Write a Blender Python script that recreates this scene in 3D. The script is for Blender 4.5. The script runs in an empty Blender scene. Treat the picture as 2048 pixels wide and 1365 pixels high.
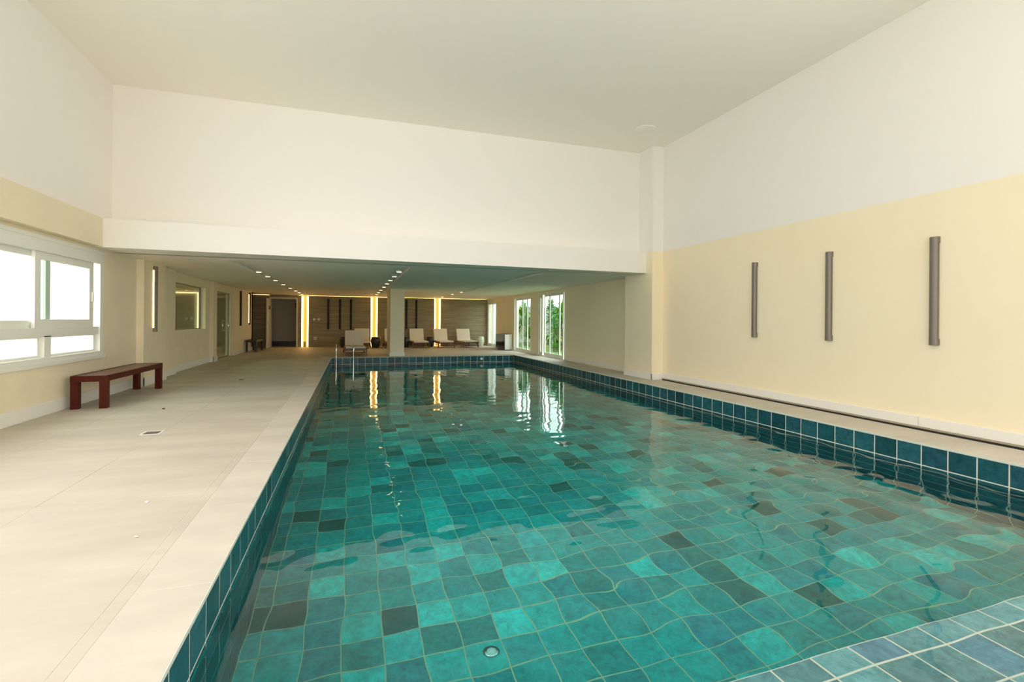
import bpy, bmesh, math, random
import numpy as np
from mathutils import Matrix, Vector

random.seed(7)
PI = math.pi
scene = bpy.context.scene
COL = scene.collection

# ------------------------------------------------------------------ camera
H = 1.2
F, YAW, ROLL, CX, CY = 977.3, .31694, .0075, 1024.0, 642.1
cam_d = bpy.data.cameras.new('camera')
cam = bpy.data.objects.new('camera', cam_d)
COL.objects.link(cam)
cam_d.sensor_fit = 'HORIZONTAL'
cam_d.sensor_width = 36.0
cam_d.lens = 36.0 * F / 2048
cam_d.shift_y = -(682.5 - CY) / 2048
cam_d.clip_start = .02
cam_d.clip_end = 300
fwd = Vector((math.sin(YAW), math.cos(YAW), 0))
rt = Vector((math.cos(YAW), -math.sin(YAW), 0))
up = Vector((0, 0, 1))
cr, sr = math.cos(ROLL), math.sin(ROLL)
# image x' = cr*x - sr*y(down) ; image y'(down) = sr*x + cr*y(down)
cxv = rt * cr + up * sr
cyv = up * cr - rt * sr
M = Matrix.Identity(4)
for i in range(3):
    M[i][0], M[i][1], M[i][2] = cxv[i], cyv[i], -fwd[i]
M[2][3] = H
cam.matrix_world = M
scene.camera = cam

# ------------------------------------------------------------------ world, daylight portals, exposure
SKY = 4.2
w = bpy.data.worlds.new('sky')
scene.world = w
w.use_nodes = True
bg = w.node_tree.nodes['Background']
bg.inputs[0].default_value = (1.0, .98, 1.02, 1)
bg.inputs[1].default_value = SKY


def portal(name, loc, rot, sx, sy):
    d = bpy.data.lights.new(name, 'AREA')
    d.shape = 'RECTANGLE'
    d.size, d.size_y = sx, sy
    d.cycles.is_portal = True
    o = bpy.data.objects.new(name, d)
    o.location, o.rotation_euler = loc, rot
    COL.objects.link(o)
    return o


YB = -3.0                                   # unseen end wall behind the camera, its glazing added for light
BW = (-1.0, 3.6, .25, 3.2)                 # its added opening x0,x1,z0,z1
portal('daylight_portal', ((BW[0] + BW[1]) / 2, YB - .3, (BW[2] + BW[3]) / 2), (PI / 2, 0, 0), BW[1] - BW[0], BW[3] - BW[2])
LW = (6.15,)                    # the sliding window in view
TW = (-2.4, 5.3, .95, 4.50)        # unseen tall glazing added to the left wall for even light: y0,y1,z0,z1
portal('daylight_portal', (-3.82, (TW[0] + TW[1]) / 2, (TW[2] + TW[3]) / 2), (PI / 2, 0, -PI / 2), TW[1] - TW[0], TW[3] - TW[2])
RW = (-2.5, 1.6, .30, 4.50)        # unseen tall glazing added to the right wall to brighten the room
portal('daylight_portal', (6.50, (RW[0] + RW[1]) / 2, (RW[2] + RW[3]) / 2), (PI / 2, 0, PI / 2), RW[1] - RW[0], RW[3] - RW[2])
for y0 in LW:
    portal('daylight_portal', (-3.80, y0 + 1.385, 1.40), (PI / 2, 0, -PI / 2), 2.8, 1.55)
for y0, y1 in ((13.7, 16.0), (16.7, 18.7), (21.2, 22.7)):
    portal('daylight_portal', (6.50, (y0 + y1) / 2, 1.06), (PI / 2, 0, PI / 2), y1 - y0, 2.1)

vs = scene.view_settings
vs.view_transform = 'Standard'
vs.look = 'None'
vs.exposure = 0.30
vs.gamma = 1.0
vs.use_curve_mapping = False
cy = scene.cycles
cy.max_bounces = 14
cy.diffuse_bounces = 8
cy.glossy_bounces = 6
cy.transmission_bounces = 10
cy.transparent_max_bounces = 16
cy.caustics_reflective = False
cy.caustics_refractive = True
cy.blur_glossy = .3
cy.sample_clamp_indirect = 8
cy.use_denoising = True


# ------------------------------------------------------------------ materials
def newmat(name):
    m = bpy.data.materials.new(name)
    m.use_nodes = True
    nt = m.node_tree
    return m, nt, nt.nodes['Principled BSDF'], nt.nodes['Material Output']


def N(nt, t, **kw):
    n = nt.nodes.new(t)
    for k, v in kw.items():
        if k.startswith('_'):
            n.inputs[k[1:].replace('_', ' ')].default_value = v
        else:
            setattr(n, k, v)
    return n


def ramp(nt, stops, interp='LINEAR'):
    r = nt.nodes.new('ShaderNodeValToRGB')
    r.color_ramp.interpolation = interp
    e = r.color_ramp.elements
    while len(e) < len(stops):
        e.new(.5)
    for k, (p, c) in enumerate(stops):
        e[k].position = p
        e[k].color = (*c, 1)
    return r


def plain(name, col, rough=.5, metal=0, var=0., scale=4., bump=0., bscale=60., spec=.5, stretch=None):
    m, nt, b, out = newmat(name)
    b.inputs['Roughness'].default_value = rough
    b.inputs['Metallic'].default_value = metal
    b.inputs['Specular IOR Level'].default_value = spec
    b.inputs['Base Color'].default_value = (*col, 1)
    geo = N(nt, 'ShaderNodeNewGeometry')
    vec = geo.outputs['Position']
    if stretch:
        mp = N(nt, 'ShaderNodeMapping')
        mp.inputs['Scale'].default_value = stretch
        nt.links.new(vec, mp.inputs['Vector'])
        vec = mp.outputs['Vector']
    if var:
        n = N(nt, 'ShaderNodeTexNoise', _Scale=scale, _Detail=5.0, _Roughness=.6)
        nt.links.new(vec, n.inputs['Vector'])
        r = ramp(nt, [(.25, tuple(c * (1 - var) for c in col)), (.75, tuple(min(1, c * (1 + var)) for c in col))])
        nt.links.new(n.outputs['Fac'], r.inputs['Fac'])
        nt.links.new(r.outputs['Color'], b.inputs['Base Color'])
    if bump:
        n2 = N(nt, 'ShaderNodeTexNoise', _Scale=bscale, _Detail=4.0)
        nt.links.new(vec, n2.inputs['Vector'])
        bp = N(nt, 'ShaderNodeBump', _Strength=bump, _Distance=.004)
        nt.links.new(n2.outputs['Fac'], bp.inputs['Height'])
        nt.links.new(bp.outputs['Normal'], b.inputs['Normal'])
    return m


def emit(name, col, s):
    m, nt, b, out = newmat(name)
    b.inputs['Base Color'].default_value = (.8, .8, .8, 1)
    b.inputs['Emission Color'].default_value = (*col, 1)
    b.inputs['Emission Strength'].default_value = s
    return m


def pool_tile(name, island, stops, cloud=.55):
    """glazed ceramic: every tile its own tone, cloudy glaze within the tile"""
    m, nt, b, out = newmat(name)
    geo = N(nt, 'ShaderNodeNewGeometry')
    if island:
        rnd = geo.outputs['Random Per Island']
    else:
        rnd = N(nt, 'ShaderNodeObjectInfo').outputs['Random']
    r = ramp(nt, stops, 'LINEAR')
    nt.links.new(rnd, r.inputs['Fac'])
    mul = N(nt, 'ShaderNodeMath', operation='MULTIPLY')
    mul.inputs[1].default_value = 37.0
    nt.links.new(rnd, mul.inputs[0])
    n = N(nt, 'ShaderNodeTexNoise', noise_dimensions='4D', _Scale=14.0, _Detail=8.0, _Roughness=.78, _Distortion=.6)
    nt.links.new(geo.outputs['Position'], n.inputs['Vector'])
    nt.links.new(mul.outputs[0], n.inputs['W'])
    lo, hi = 1 - cloud, 1 + cloud
    r2 = ramp(nt, [(.3, (lo * .8, lo, lo)), (.72, (hi, hi, hi * .97))])
    nt.links.new(n.outputs['Fac'], r2.inputs['Fac'])
    mx = N(nt, 'ShaderNodeMix', data_type='RGBA', blend_type='MULTIPLY')
    mx.inputs['Factor'].default_value = 1
    nt.links.new(r.outputs['Color'], mx.inputs[6])
    nt.links.new(r2.outputs['Color'], mx.inputs[7])
    nt.links.new(mx.outputs[2], b.inputs['Base Color'])
    b.inputs['Roughness'].default_value = .3
    b.inputs['Specular IOR Level'].default_value = .25
    n2 = N(nt, 'ShaderNodeTexNoise', _Scale=40.0, _Detail=3.0)
    nt.links.new(geo.outputs['Position'], n2.inputs['Vector'])
    bp = N(nt, 'ShaderNodeBump', _Strength=.15, _Distance=.003)
    nt.links.new(n2.outputs['Fac'], bp.inputs['Height'])
    nt.links.new(bp.outputs['Normal'], b.inputs['Normal'])
    return m


TEAL = [(0., (.008, .11, .105)), (.06, (.010, .17, .165)), (.11, (.010, .28, .285)), (.40, (.010, .41, .415)), (.58, (.010, .27, .32)),
        (.80, (.015, .46, .45)), (.93, (.03, .68, .65)), (1., (.012, .28, .35))]
BLUE = [(0., (.010, .055, .068)), (.25, (.014, .085, .11)), (.5, (.017, .105, .12)), (.75, (.026, .12, .15)), (1., (.018, .085, .12))]
STEPT = [(0., (.10, .20, .21)), (.3, (.14, .33, .36)), (.7, (.18, .42, .44)), (1., (.11, .25, .34))]
m_tile_floor = pool_tile('teal_tile', False, TEAL, .55)
m_tile_floor_i = pool_tile('teal_tile_joined', True, TEAL, .55)
m_tile_wall = pool_tile('blue_green_tile', False, BLUE, .6)
m_tile_wall_i = pool_tile('blue_green_tile_joined', True, BLUE, .6)
m_tile_step = pool_tile('step_tile', False, STEPT, .5)
m_grout = plain('grout', (.78, .73, .60), .8)
m_grout_floor = plain('floor_grout', (.52, .52, .34), .8)
m_white = plain('white_paint', (.88, .85, .79), .6, bump=.12, bscale=90, spec=.2)
m_ceil = plain('ceiling_paint', (.96, .92, .84), .7, spec=.1)
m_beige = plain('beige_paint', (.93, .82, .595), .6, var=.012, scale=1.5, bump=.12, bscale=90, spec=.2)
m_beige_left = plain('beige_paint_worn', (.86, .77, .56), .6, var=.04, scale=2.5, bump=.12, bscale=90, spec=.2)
m_board = plain('baseboard_paint', (.86, .84, .77), .4, spec=.3)
m_deck = plain('deck_porcelain', (.52, .478, .395), .6, var=.14, scale=1.5, bump=.06, bscale=25, spec=.2, stretch=(.45, 1.6, 1))
m_coping = plain('coping_porcelain', (.56, .518, .44), .55, var=.11, scale=2.3, bump=.06, bscale=25, spec=.25, stretch=(.5, 1.4, 1))
m_joint = plain('deck_grout', (.66, .62, .54), .7)
m_nose = plain('coping_nose', (.74, .75, .64), .3)
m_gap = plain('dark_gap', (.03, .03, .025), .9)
m_mortar = plain('mortar', (.42, .36, .25), .8)
m_alu = plain('white_aluminium', (.83, .83, .76), .35, spec=.4)
m_taupe = plain('taupe_metal', (.19, .165, .13), .4, metal=.25)
m_taupe_shaded = plain('taupe_metal_shaded', (.035, .020, .014), .45, spec=.2)  # same taupe fixtures, darkened in colour for the dim backlit far end
m_steel = plain('stainless_steel', (.72, .72, .68), .16, metal=1.)
m_maho = plain('mahogany', (.075, .010, .004), .5, spec=.2, var=.35, scale=7, stretch=(6, .8, 6))
m_maho_top = plain('mahogany_top', (.12, .035, .02), .34, var=.2, scale=6, stretch=(7, .6, 6))
m_darkwood = plain('dark_wood', (.028, .018, .013), .35, var=.2, scale=6)
m_teak = plain('teak', (.13, .052, .022), .4, var=.3, scale=9, stretch=(4, 1, 4))
m_canvas = plain('cream_canvas', (.86, .80, .66), .85, bump=.3, bscale=300, spec=.1)
m_pot = plain('charcoal_ceramic', (.035, .03, .024), .35)
m_potw = plain('pale_ceramic', (.60, .62, .50), .3)
m_niche = plain('niche_paint', (.62, .48, .22), .6)
m_door = plain('cream_door_paint', (.74, .68, .52), .45)
m_black = plain('black_gloss', (.012, .013, .012), .12)
m_plate = plain('white_plastic', (.8, .8, .75), .4)
m_red = plain('red_plastic', (.35, .03, .02), .4)
m_corr = plain('corridor_paint', (.55, .50, .40), .7)
m_lawn = plain('lawn', (.09, .20, .02), .9, var=.5, scale=12, bump=.8, bscale=80)
m_leaf = plain('leaf', (.05, .26, .015), .45, var=.45, scale=3)
m_leafd = plain('dark_leaf', (.015, .07, .016), .45, var=.45, scale=3)
m_leafy = plain('lime_leaf', (.17, .38, .015), .45, var=.4, scale=3)
m_trunk = plain('trunk', (.20, .14, .09), .9, var=.3, scale=12)
m_gardenwall = plain('garden_wall_paint', (.40, .425, .39), .8, var=.04)
m_led = emit('warm_led', (1., .60, .19), 9)
m_ledc = emit('warm_cove_led', (1., .66, .26), 10)
m_lamp = emit('warm_lamp', (1., .72, .38), 4)
m_ledg = emit('room_led', (1., .78, .38), 2.2)
m_debris = plain('dry_leaf', (.16, .07, .03), .8)
m_chip = plain('white_chip', (.85, .83, .78), .6)

# cladding: thin horizontal wood-look courses on the far wall
m_clad, nt, b, out = newmat('ribbed_cladding')
geo = N(nt, 'ShaderNodeNewGeometry')
mp = N(nt, 'ShaderNodeMapping')
mp.inputs['Scale'].default_value = (.45, 1, 22)
nt.links.new(geo.outputs['Position'], mp.inputs['Vector'])
n1 = N(nt, 'ShaderNodeTexNoise', _Scale=1.4, _Detail=6.0, _Roughness=.7)
nt.links.new(mp.outputs['Vector'], n1.inputs['Vector'])
r1 = ramp(nt, [(.28, (.15, .115, .065)), (.5, (.32, .265, .16)), (.75, (.5, .43, .28))])
nt.links.new(n1.outputs['Fac'], r1.inputs['Fac'])
nt.links.new(r1.outputs['Color'], b.inputs['Base Color'])
bp = N(nt, 'ShaderNodeBump', _Strength=.7, _Distance=.02)
nt.links.new(n1.outputs['Fac'], bp.inputs['Height'])
nt.links.new(bp.outputs['Normal'], b.inputs['Normal'])
b.inputs['Roughness'].default_value = .6


def glass(name, tint):
    """thin pane: tinted see-through plus mirror reflection by viewing angle, same from both faces"""
    m = bpy.data.materials.new(name)
    m.use_nodes = True
    nt = m.node_tree
    nt.nodes.remove(nt.nodes['Principled BSDF'])
    out = nt.nodes['Material Output']
    tr = N(nt, 'ShaderNodeBsdfTransparent')
    tr.inputs[0].default_value = (*tint, 1)
    gl = N(nt, 'ShaderNodeBsdfGlossy')
    gl.inputs['Roughness'].default_value = .0
    geo = N(nt, 'ShaderNodeNewGeometry')
    dot = N(nt, 'ShaderNodeVectorMath', operation='DOT_PRODUCT')
    nt.links.new(geo.outputs['Incoming'], dot.inputs[0])
    nt.links.new(geo.outputs['Normal'], dot.inputs[1])
    ab = N(nt, 'ShaderNodeMath', operation='ABSOLUTE')
    nt.links.new(dot.outputs['Value'], ab.inputs[0])
    om = N(nt, 'ShaderNodeMath', operation='SUBTRACT')
    om.inputs[0].default_value = 1
    nt.links.new(ab.outputs[0], om.inputs[1])
    pw = N(nt, 'ShaderNodeMath', operation='POWER')
    nt.links.new(om.outputs[0], pw.inputs[0])
    pw.inputs[1].default_value = 5
    fr = N(nt, 'ShaderNodeMath', operation='MULTIPLY_ADD')
    nt.links.new(pw.outputs[0], fr.inputs[0])
    fr.inputs[1].default_value = .92
    fr.inputs[2].default_value = .04
    mx = N(nt, 'ShaderNodeMixShader')
    nt.links.new(fr.outputs[0], mx.inputs[0])
    nt.links.new(tr.outputs[0], mx.inputs[1])
    nt.links.new(gl.outputs[0], mx.inputs[2])
    nt.links.new(mx.outputs[0], out.inputs['Surface'])
    return m


m_glass = glass('green_tinted_glass', (.92, .98, .95))
m_glassd = glass('clear_glass', (.90, .96, .92))

# pool water: smooth refracting surface, water that takes out the red
m_water, nt, b, out = newmat('pool_water')
b.inputs['Base Color'].default_value = (1, 1, 1, 1)
b.inputs['Roughness'].default_value = 0
b.inputs['IOR'].default_value = 1.333
b.inputs['Transmission Weight'].default_value = 1
va = N(nt, 'ShaderNodeVolumeAbsorption')
va.inputs['Color'].default_value = (.06, .93, .93, 1)
va.inputs['Density'].default_value = .5
nt.links.new(va.outputs[0], out.inputs['Volume'])


# ------------------------------------------------------------------ mesh helpers
class MB:
    def __init__(self):
        self.v, self.f, self.mi, self.sm = [], [], [], []

    def add(self, vs, fs, m=0, smooth=False):
        k = len(self.v)
        self.v += [tuple(p) for p in vs]
        for f in fs:
            self.f.append(tuple(i + k for i in f))
            self.mi.append(m)
            self.sm.append(smooth)

    def box(self, x0, x1, y0, y1, z0, z1, m=0):
        vs = [(x, y, z) for z in (z0, z1) for y in (y0, y1) for x in (x0, x1)]
        self.add(vs, [(0, 2, 3, 1), (4, 5, 7, 6), (0, 1, 5, 4), (2, 6, 7, 3), (0, 4, 6, 2), (1, 3, 7, 5)], m)

    def hexa(self, pts, m=0):               # 8 points, bottom 4 then top 4, each counter-clockwise
        self.add(pts, [(3, 2, 1, 0), (4, 5, 6, 7), (0, 1, 5, 4), (1, 2, 6, 5), (2, 3, 7, 6), (3, 0, 4, 7)], m)

    def prism(self, poly, axis, a0, a1, m=0, smooth=False):
        """poly of (u,v); axis 'x': (y,z), 'y': (x,z), 'z': (x,y)"""
        n = len(poly)

        def P(u, v, a):
            return {'x': (a, u, v), 'y': (u, a, v), 'z': (u, v, a)}[axis]
        self.add([P(u, v, a0) for u, v in poly] + [P(u, v, a1) for u, v in poly],
                 [tuple(range(n))[::-1], tuple(range(n, 2 * n))], m)
        k = len(self.v) - 2 * n
        for i in range(n):
            j = (i + 1) % n
            self.f.append((k + i, k + j, k + n + j, k + n + i))
            self.mi.append(m)
            self.sm.append(smooth)

    def lathe(self, prof, n=24, c=(0, 0, 0), m=0, smooth=True):
        k = len(self.v)
        for r, z in prof:
            for i in range(n):
                a = 2 * PI * i / n
                self.v.append((c[0] + r * math.cos(a), c[1] + r * math.sin(a), c[2] + z))
        for j in range(len(prof) - 1):
            for i in range(n):
                i2 = (i + 1) % n
                self.f.append((k + j * n + i, k + j * n + i2, k + (j + 1) * n + i2, k + (j + 1) * n + i))
                self.mi.append(m)
                self.sm.append(smooth)
        self.f.append(tuple(k + i for i in range(n))[::-1])
        self.f.append(tuple(k + (len(prof) - 1) * n + i for i in range(n)))
        self.mi += [m, m]
        self.sm += [False, False]

    def tube(self, pts, r, n=10, m=0):
        pts = [Vector(p) for p in pts]
        rs = r if isinstance(r, (list, tuple)) else [r] * len(pts)
        k = len(self.v)
        u = None
        for i, p in enumerate(pts):
            t = (pts[min(i + 1, len(pts) - 1)] - pts[max(i - 1, 0)]).normalized()
            if u is None:
                u = t.orthogonal().normalized()
            else:
                u = (u - t * u.dot(t)).normalized()
            v = t.cross(u)
            for j in range(n):
                a = 2 * PI * j / n
                self.v.append(tuple(p + (u * math.cos(a) + v * math.sin(a)) * rs[i]))
        for i in range(len(pts) - 1):
            for j in range(n):
                j2 = (j + 1) % n
                self.f.append((k + i * n + j, k + i * n + j2, k + (i + 1) * n + j2, k + (i + 1) * n + j))
                self.mi.append(m)
                self.sm.append(True)
        self.f.append(tuple(k + j for j in range(n))[::-1])
        self.f.append(tuple(k + (len(pts) - 1) * n + j for j in range(n)))
        self.mi += [m, m]
        self.sm += [False, False]

    def mesh(self, name, mats):
        me = bpy.data.meshes.new(name)
        me.from_pydata(self.v, [], self.f)
        for mt in (mats if isinstance(mats, (list, tuple)) else [mats]):
            me.materials.append(mt)
        me.polygons.foreach_set('material_index', self.mi)
        me.polygons.foreach_set('use_smooth', self.sm)
        bm = bmesh.new()
        bm.from_mesh(me)
        bmesh.ops.recalc_face_normals(bm, faces=bm.faces)
        bm.to_mesh(me)
        bm.free()
        me.update()
        return me

    def build(self, name, mats, parent=None, bevel=0):
        o = bpy.data.objects.new(name, self.mesh(name, mats))
        COL.objects.link(o)
        if parent:
            o.parent = parent
        if bevel:
            md = o.modifiers.new('bevel', 'BEVEL')
            md.width = bevel
            md.segments = 2
            md.limit_method = 'ANGLE'
            md.angle_limit = math.radians(40)
        return o


def tag(o, label=None, cat=None, group=None, kind=None):
    for k, v in (('label', label), ('category', cat), ('group', group), ('kind', kind)):
        if v:
            o[k] = v
    return o


def thing(name, label, cat, loc=(0, 0, 0), rz=0, group=None, kind=None):
    o = bpy.data.objects.new(name, None)
    o.empty_display_size = .1
    o.location = loc
    o.rotation_euler = (0, 0, rz)
    COL.objects.link(o)
    return tag(o, label, cat, group, kind)


def copy_tree(o, parent=None):
    c = o.copy()
    COL.objects.link(c)
    if parent:
        c.parent = parent
    for ch in list(o.children):
        copy_tree(ch, c)
    return c


def bx(name, mats, parent, *b, bevel=0):
    m = MB()
    m.box(*b)
    return m.build(name, mats, parent, bevel)


def S(o, label, cat='structure'):
    return tag(o, label, cat, None, 'structure')


def cells(mb, axis, a0, a1, u0, u1, v0, v1, holes, m=0, split=None):
    """a slab across `axis` with rectangular holes in (u,v); split=(v,m2): other material above v"""
    us = sorted({u0, u1, *[h[0] for h in holes], *[h[1] for h in holes]})
    vs = sorted({v0, v1, *[h[2] for h in holes], *[h[3] for h in holes], *([split[0]] if split else [])})
    us = [u for u in us if u0 <= u <= u1]
    vs = [v for v in vs if v0 <= v <= v1]
    for i in range(len(us) - 1):
        for j in range(len(vs) - 1):
            uc, vc = (us[i] + us[i + 1]) / 2, (vs[j] + vs[j + 1]) / 2
            if any(h[0] < uc < h[1] and h[2] < vc < h[3] for h in holes):
                continue
            mm = split[1] if split and vc > split[0] else m
            if axis == 'x':
                mb.box(a0, a1, us[i], us[i + 1], vs[j], vs[j + 1], mm)
            elif axis == 'y':
                mb.box(us[i], us[i + 1], a0, a1, vs[j], vs[j + 1], mm)
            else:
                mb.box(us[i], us[i + 1], vs[j], vs[j + 1], a0, a1, mm)


# ------------------------------------------------------------------ dimensions
PX0, PX1, PY0, PY1 = -.60, 5.46, .55, 16.40      # pool
PZ = -1.25                                       # pool floor
WZ = -.246                                       # water
TP, TG = .2313, .0085                            # tile pitch, joint
ZC, ZT = 2.23, 4.845                             # low and high ceilings
XL, XR = -3.57, 6.155                            # side walls
YF = 22.8                                        # far wall
PAINT = 2.667

# ------------------------------------------------------------------ shell
mb = MB()
win = [(y, y + 2.77, .645, 2.15) for y in LW] + [TW]
cells(mb, 'x', XL - .16, XL, YB, 10.14, -.3, ZT + .1, win, 0, (2.6, 1))
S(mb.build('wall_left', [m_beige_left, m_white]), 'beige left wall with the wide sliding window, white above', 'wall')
mb = MB()
mb.box(XL, -3.45, 5.7, 8.63, ZC + .005, 2.65)
S(mb.build('trim_1', [m_beige_left]), 'beige boxed soffit running along the left wall above the window', 'soffit')
mb = MB()
mb.box(XL - .1, -3.46, 10.14, 11.2, -.05, ZC + .02)
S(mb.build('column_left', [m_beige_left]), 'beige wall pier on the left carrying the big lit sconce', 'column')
mb = MB()
mb.box(-3.8, -3.62, 11.2, 12.3, -.05, ZC + .02)
cells(mb, 'x', -3.88, -3.72, 12.3, 15.40, -.05, ZC + .02, [(12.55, 14.98, .93, 2.02)])
mb.box(-3.88, -3.62, 15.36, 15.72, -.05, ZC + .02)
cells(mb, 'x', -3.86, -3.72, 15.72, 18.0, -.05, ZC + .02, [(15.95, 17.85, -.1, 2.0)])
mb.box(-3.9, -3.66, 18.0, 21.2, -.05, ZC + .02)
mb.box(-4.9, -4.75, 21.2, 24.6, -.05, ZC + .02)
mb.box(-4.9, -3.66, 21.0, 21.2, -.05, ZC + .02)
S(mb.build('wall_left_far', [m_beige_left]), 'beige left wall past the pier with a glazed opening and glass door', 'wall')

mb = MB()
cells(mb, 'x', XR, XR + .2, YB, 9.3, -.3, ZT + .1, [RW], 0, (PAINT, 1))
S(mb.build('wall_right', [m_beige, m_white]), 'right wall beside the pool, beige below and white above', 'wall')
mb = MB()
doors = [(13.70, 16.0, -.1, 2.16), (16.70, 18.70, -.1, 2.16), (21.18, 22.66, -.1, 2.06)]
cells(mb, 'x', 6.22, 6.42, 9.0, YF + .3, -.3, ZC + .3, doors)
S(mb.build('wall_right_far', [m_beige]), 'beige right wall under the low ceiling with three garden doors', 'wall')
mb = MB()
cells(mb, 'x', 5.90, 6.3, 8.70, 9.75, -.05, ZC + .02, [])
mb.box(5.90, 6.3, 8.70, 9.3, ZC + .02, PAINT)
mb.box(5.90, 6.3, 8.70, 9.3, PAINT, ZT + .05, 1)
S(mb.build('column_right', [m_beige, m_white]), 'tall square pier on the right where the low ceiling begins', 'column')

mb = MB()
mb.box(XL - .1, 6.3, 9.2, 9.36, 2.3, ZT + .1)
S(mb.build('wall_front', [m_white]), 'tall white wall above the beam facing the room', 'wall')
mb = MB()
mb.hexa([(-3.45, 8.62, ZC), (5.90, 8.93, ZC), (5.90, 9.36, ZC), (-3.45, 9.36, ZC),
         (-3.45, 8.62, 2.65), (5.90, 8.93, 2.672), (5.90, 9.36, 2.672), (-3.45, 9.36, 2.65)])
mb.box(XL, -3.45, 8.62, 9.36, ZC, 2.65)
S(mb.build('beam', [m_white]), 'long white beam across the room at the edge of the low ceiling', 'beam')

mb = MB()
mb.box(XL - .1, XR + .1, YB - .1, 9.4, ZT, ZT + .15)
S(mb.build('ceiling', [m_ceil]), 'high off-white ceiling over the pool', 'ceiling')
slots = [(-2.075, -1.83, 9.75, 22.3), (.845, 1.09, 9.75, 21.4), (3.685, 3.93, 9.75, 22.2)]
mb = MB()
xs = [-4.9] + [v for s in slots for v in s[:2]] + [6.4]
xs[0] = -3.86
mb.box(-4.9, -3.86, 19.2, YF + .3, ZC, ZC + .12)
for k in range(0, len(xs), 2):
    mb.box(xs[k], xs[k + 1], 9.3, YF + .3, ZC, ZC + .12)
for s in slots:
    mb.box(s[0], s[1], 9.3, s[2], ZC, ZC + .12)
    mb.box(s[0], s[1], s[3], YF + .3, ZC, ZC + .12)
    mb.box(s[0] - .02, s[1] + .02, s[2] - .02, s[3] + .02, ZC + .05, ZC + .16)
S(mb.build('ceiling_low', [m_ceil]), 'low ceiling over the far end with three long recessed light slots', 'ceiling')

# far wall: cladding panels proud of the plaster, three lit niches, the doorway
niches = [(-2.06, -1.775), (.815, 1.105), (3.665, 3.96)]
DX0, DX1 = -3.245, -2.26
mb = MB()
cells(mb, 'y', 22.96, 23.12, -4.9, 6.4, -.05, ZC + .2, [(DX0, DX1, -.1, 2.07)])
S(mb.build('wall_far', [m_corr]), 'plaster far wall behind the cladding', 'wall')
wf = bpy.data.objects['wall_far']
xs = [-4.75, DX0 - .07, DX1 + .07, niches[0][0], niches[0][1], niches[1][0], niches[1][1], niches[2][0], niches[2][1], 6.22]
for k in range(0, len(xs), 2):
    bx('panel', m_clad, wf, xs[k], xs[k + 1], YF, 22.955, .0, 2.212)
bx('panel', m_clad, wf, DX0 - .07, DX1 + .07, YF, 22.955, 2.13, 2.212)
for a, b_ in niches:
    n = bx('niche', m_niche, wf, a, b_, 22.925, 22.956, 0, 2.212)
    for x0, x1 in ((a + .004, a + .055), (b_ - .055, b_ - .004)):
        bx('led_strip', m_led, n, x0, x1, 22.88, 22.92, .03, 2.205)
    if a < 0:
        bx('driver_box', m_niche, n, a + .085, b_ - .085, 22.83, 22.92, .0, .24)
for k in range(0, len(xs), 2):
    bx('cove_light', m_ledc, wf, xs[k] + .02, xs[k + 1] - .02, 22.925, 22.945, 2.213, 2.216)

# corridor behind the doorway
mb = MB()
mb.box(-4.9, -.9, 24.3, 24.45, -.05, 2.6)
mb.box(-4.9, -.9, 23.0, 24.45, 2.3, 2.5)
mb.box(-1.0, -.88, 23.1, 24.45, -.05, 2.6)
S(mb.build('wall_corridor', [m_corr]), 'dim grey corridor wall seen through the open doorway', 'wall')
S(bx('trim_2', m_darkwood, None, -4.7, -1.05, 24.16, 24.3, 0, .2), 'dark skirting ledge at the foot of the corridor wall', 'trim')
S(bx('floor_corridor', m_corr, None, -4.9, -.9, 22.95, 24.5, -.2, -.004), 'corridor floor beyond the doorway', 'floor')

# end wall behind the camera with glazing added to let light in
mb = MB()
cells(mb, 'y', YB - .2, YB, XL - .1, XR + .1, -.3, ZT + .1, [BW])
S(mb.build('wall_back', [m_white]), 'white end wall behind the camera around glazing added for daylight', 'wall')
al = bpy.data.lights.new('annex_fill_light', 'AREA')  # unseen area light added to brighten the side room
al.size, al.energy, al.color = .6, 38, (.93, 1., .72)
ao = bpy.data.objects.new('annex_fill_light', al)
ao.location = (-5.6, 14.0, 2.28)
COL.objects.link(ao)
w3 = thing('window_3', 'unseen white framed glazing added in the end wall behind the camera for daylight', 'window', kind='structure')
fr = MB()
for x in np.linspace(BW[0], BW[1], 6):
    fr.box(x - .035, x + .035, YB - .14, YB - .06, BW[2], BW[3])
for z in (BW[2] + .035, 2.5, BW[3] - .035):
    fr.box(BW[0], BW[1], YB - .14, YB - .06, z - .035, z + .035)
fr.build('window_frame', m_alu, w3)

# pillar on the far deck
mb = MB()
mb.box(1.21, 1.664, 16.585, 18.1, -.02, ZC + .02)
pl = S(mb.build('pillar', [m_beige]), 'square beige pillar standing at the far edge of the pool', 'pillar')
mb = MB()
mb.box(1.19, 1.684, 16.565, 18.12, 0, .13)
mb.build('plinth', m_board, pl, bevel=.006)

# baseboards
def board(name, label, boxes):
    mb = MB()
    mb.box(*boxes[0])
    r = S(mb.build(name, m_board, None, bevel=.004), label, 'baseboard')
    for q in boxes[1:]:
        bx('board', m_board, r, *q, bevel=.004)
    return r


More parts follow.
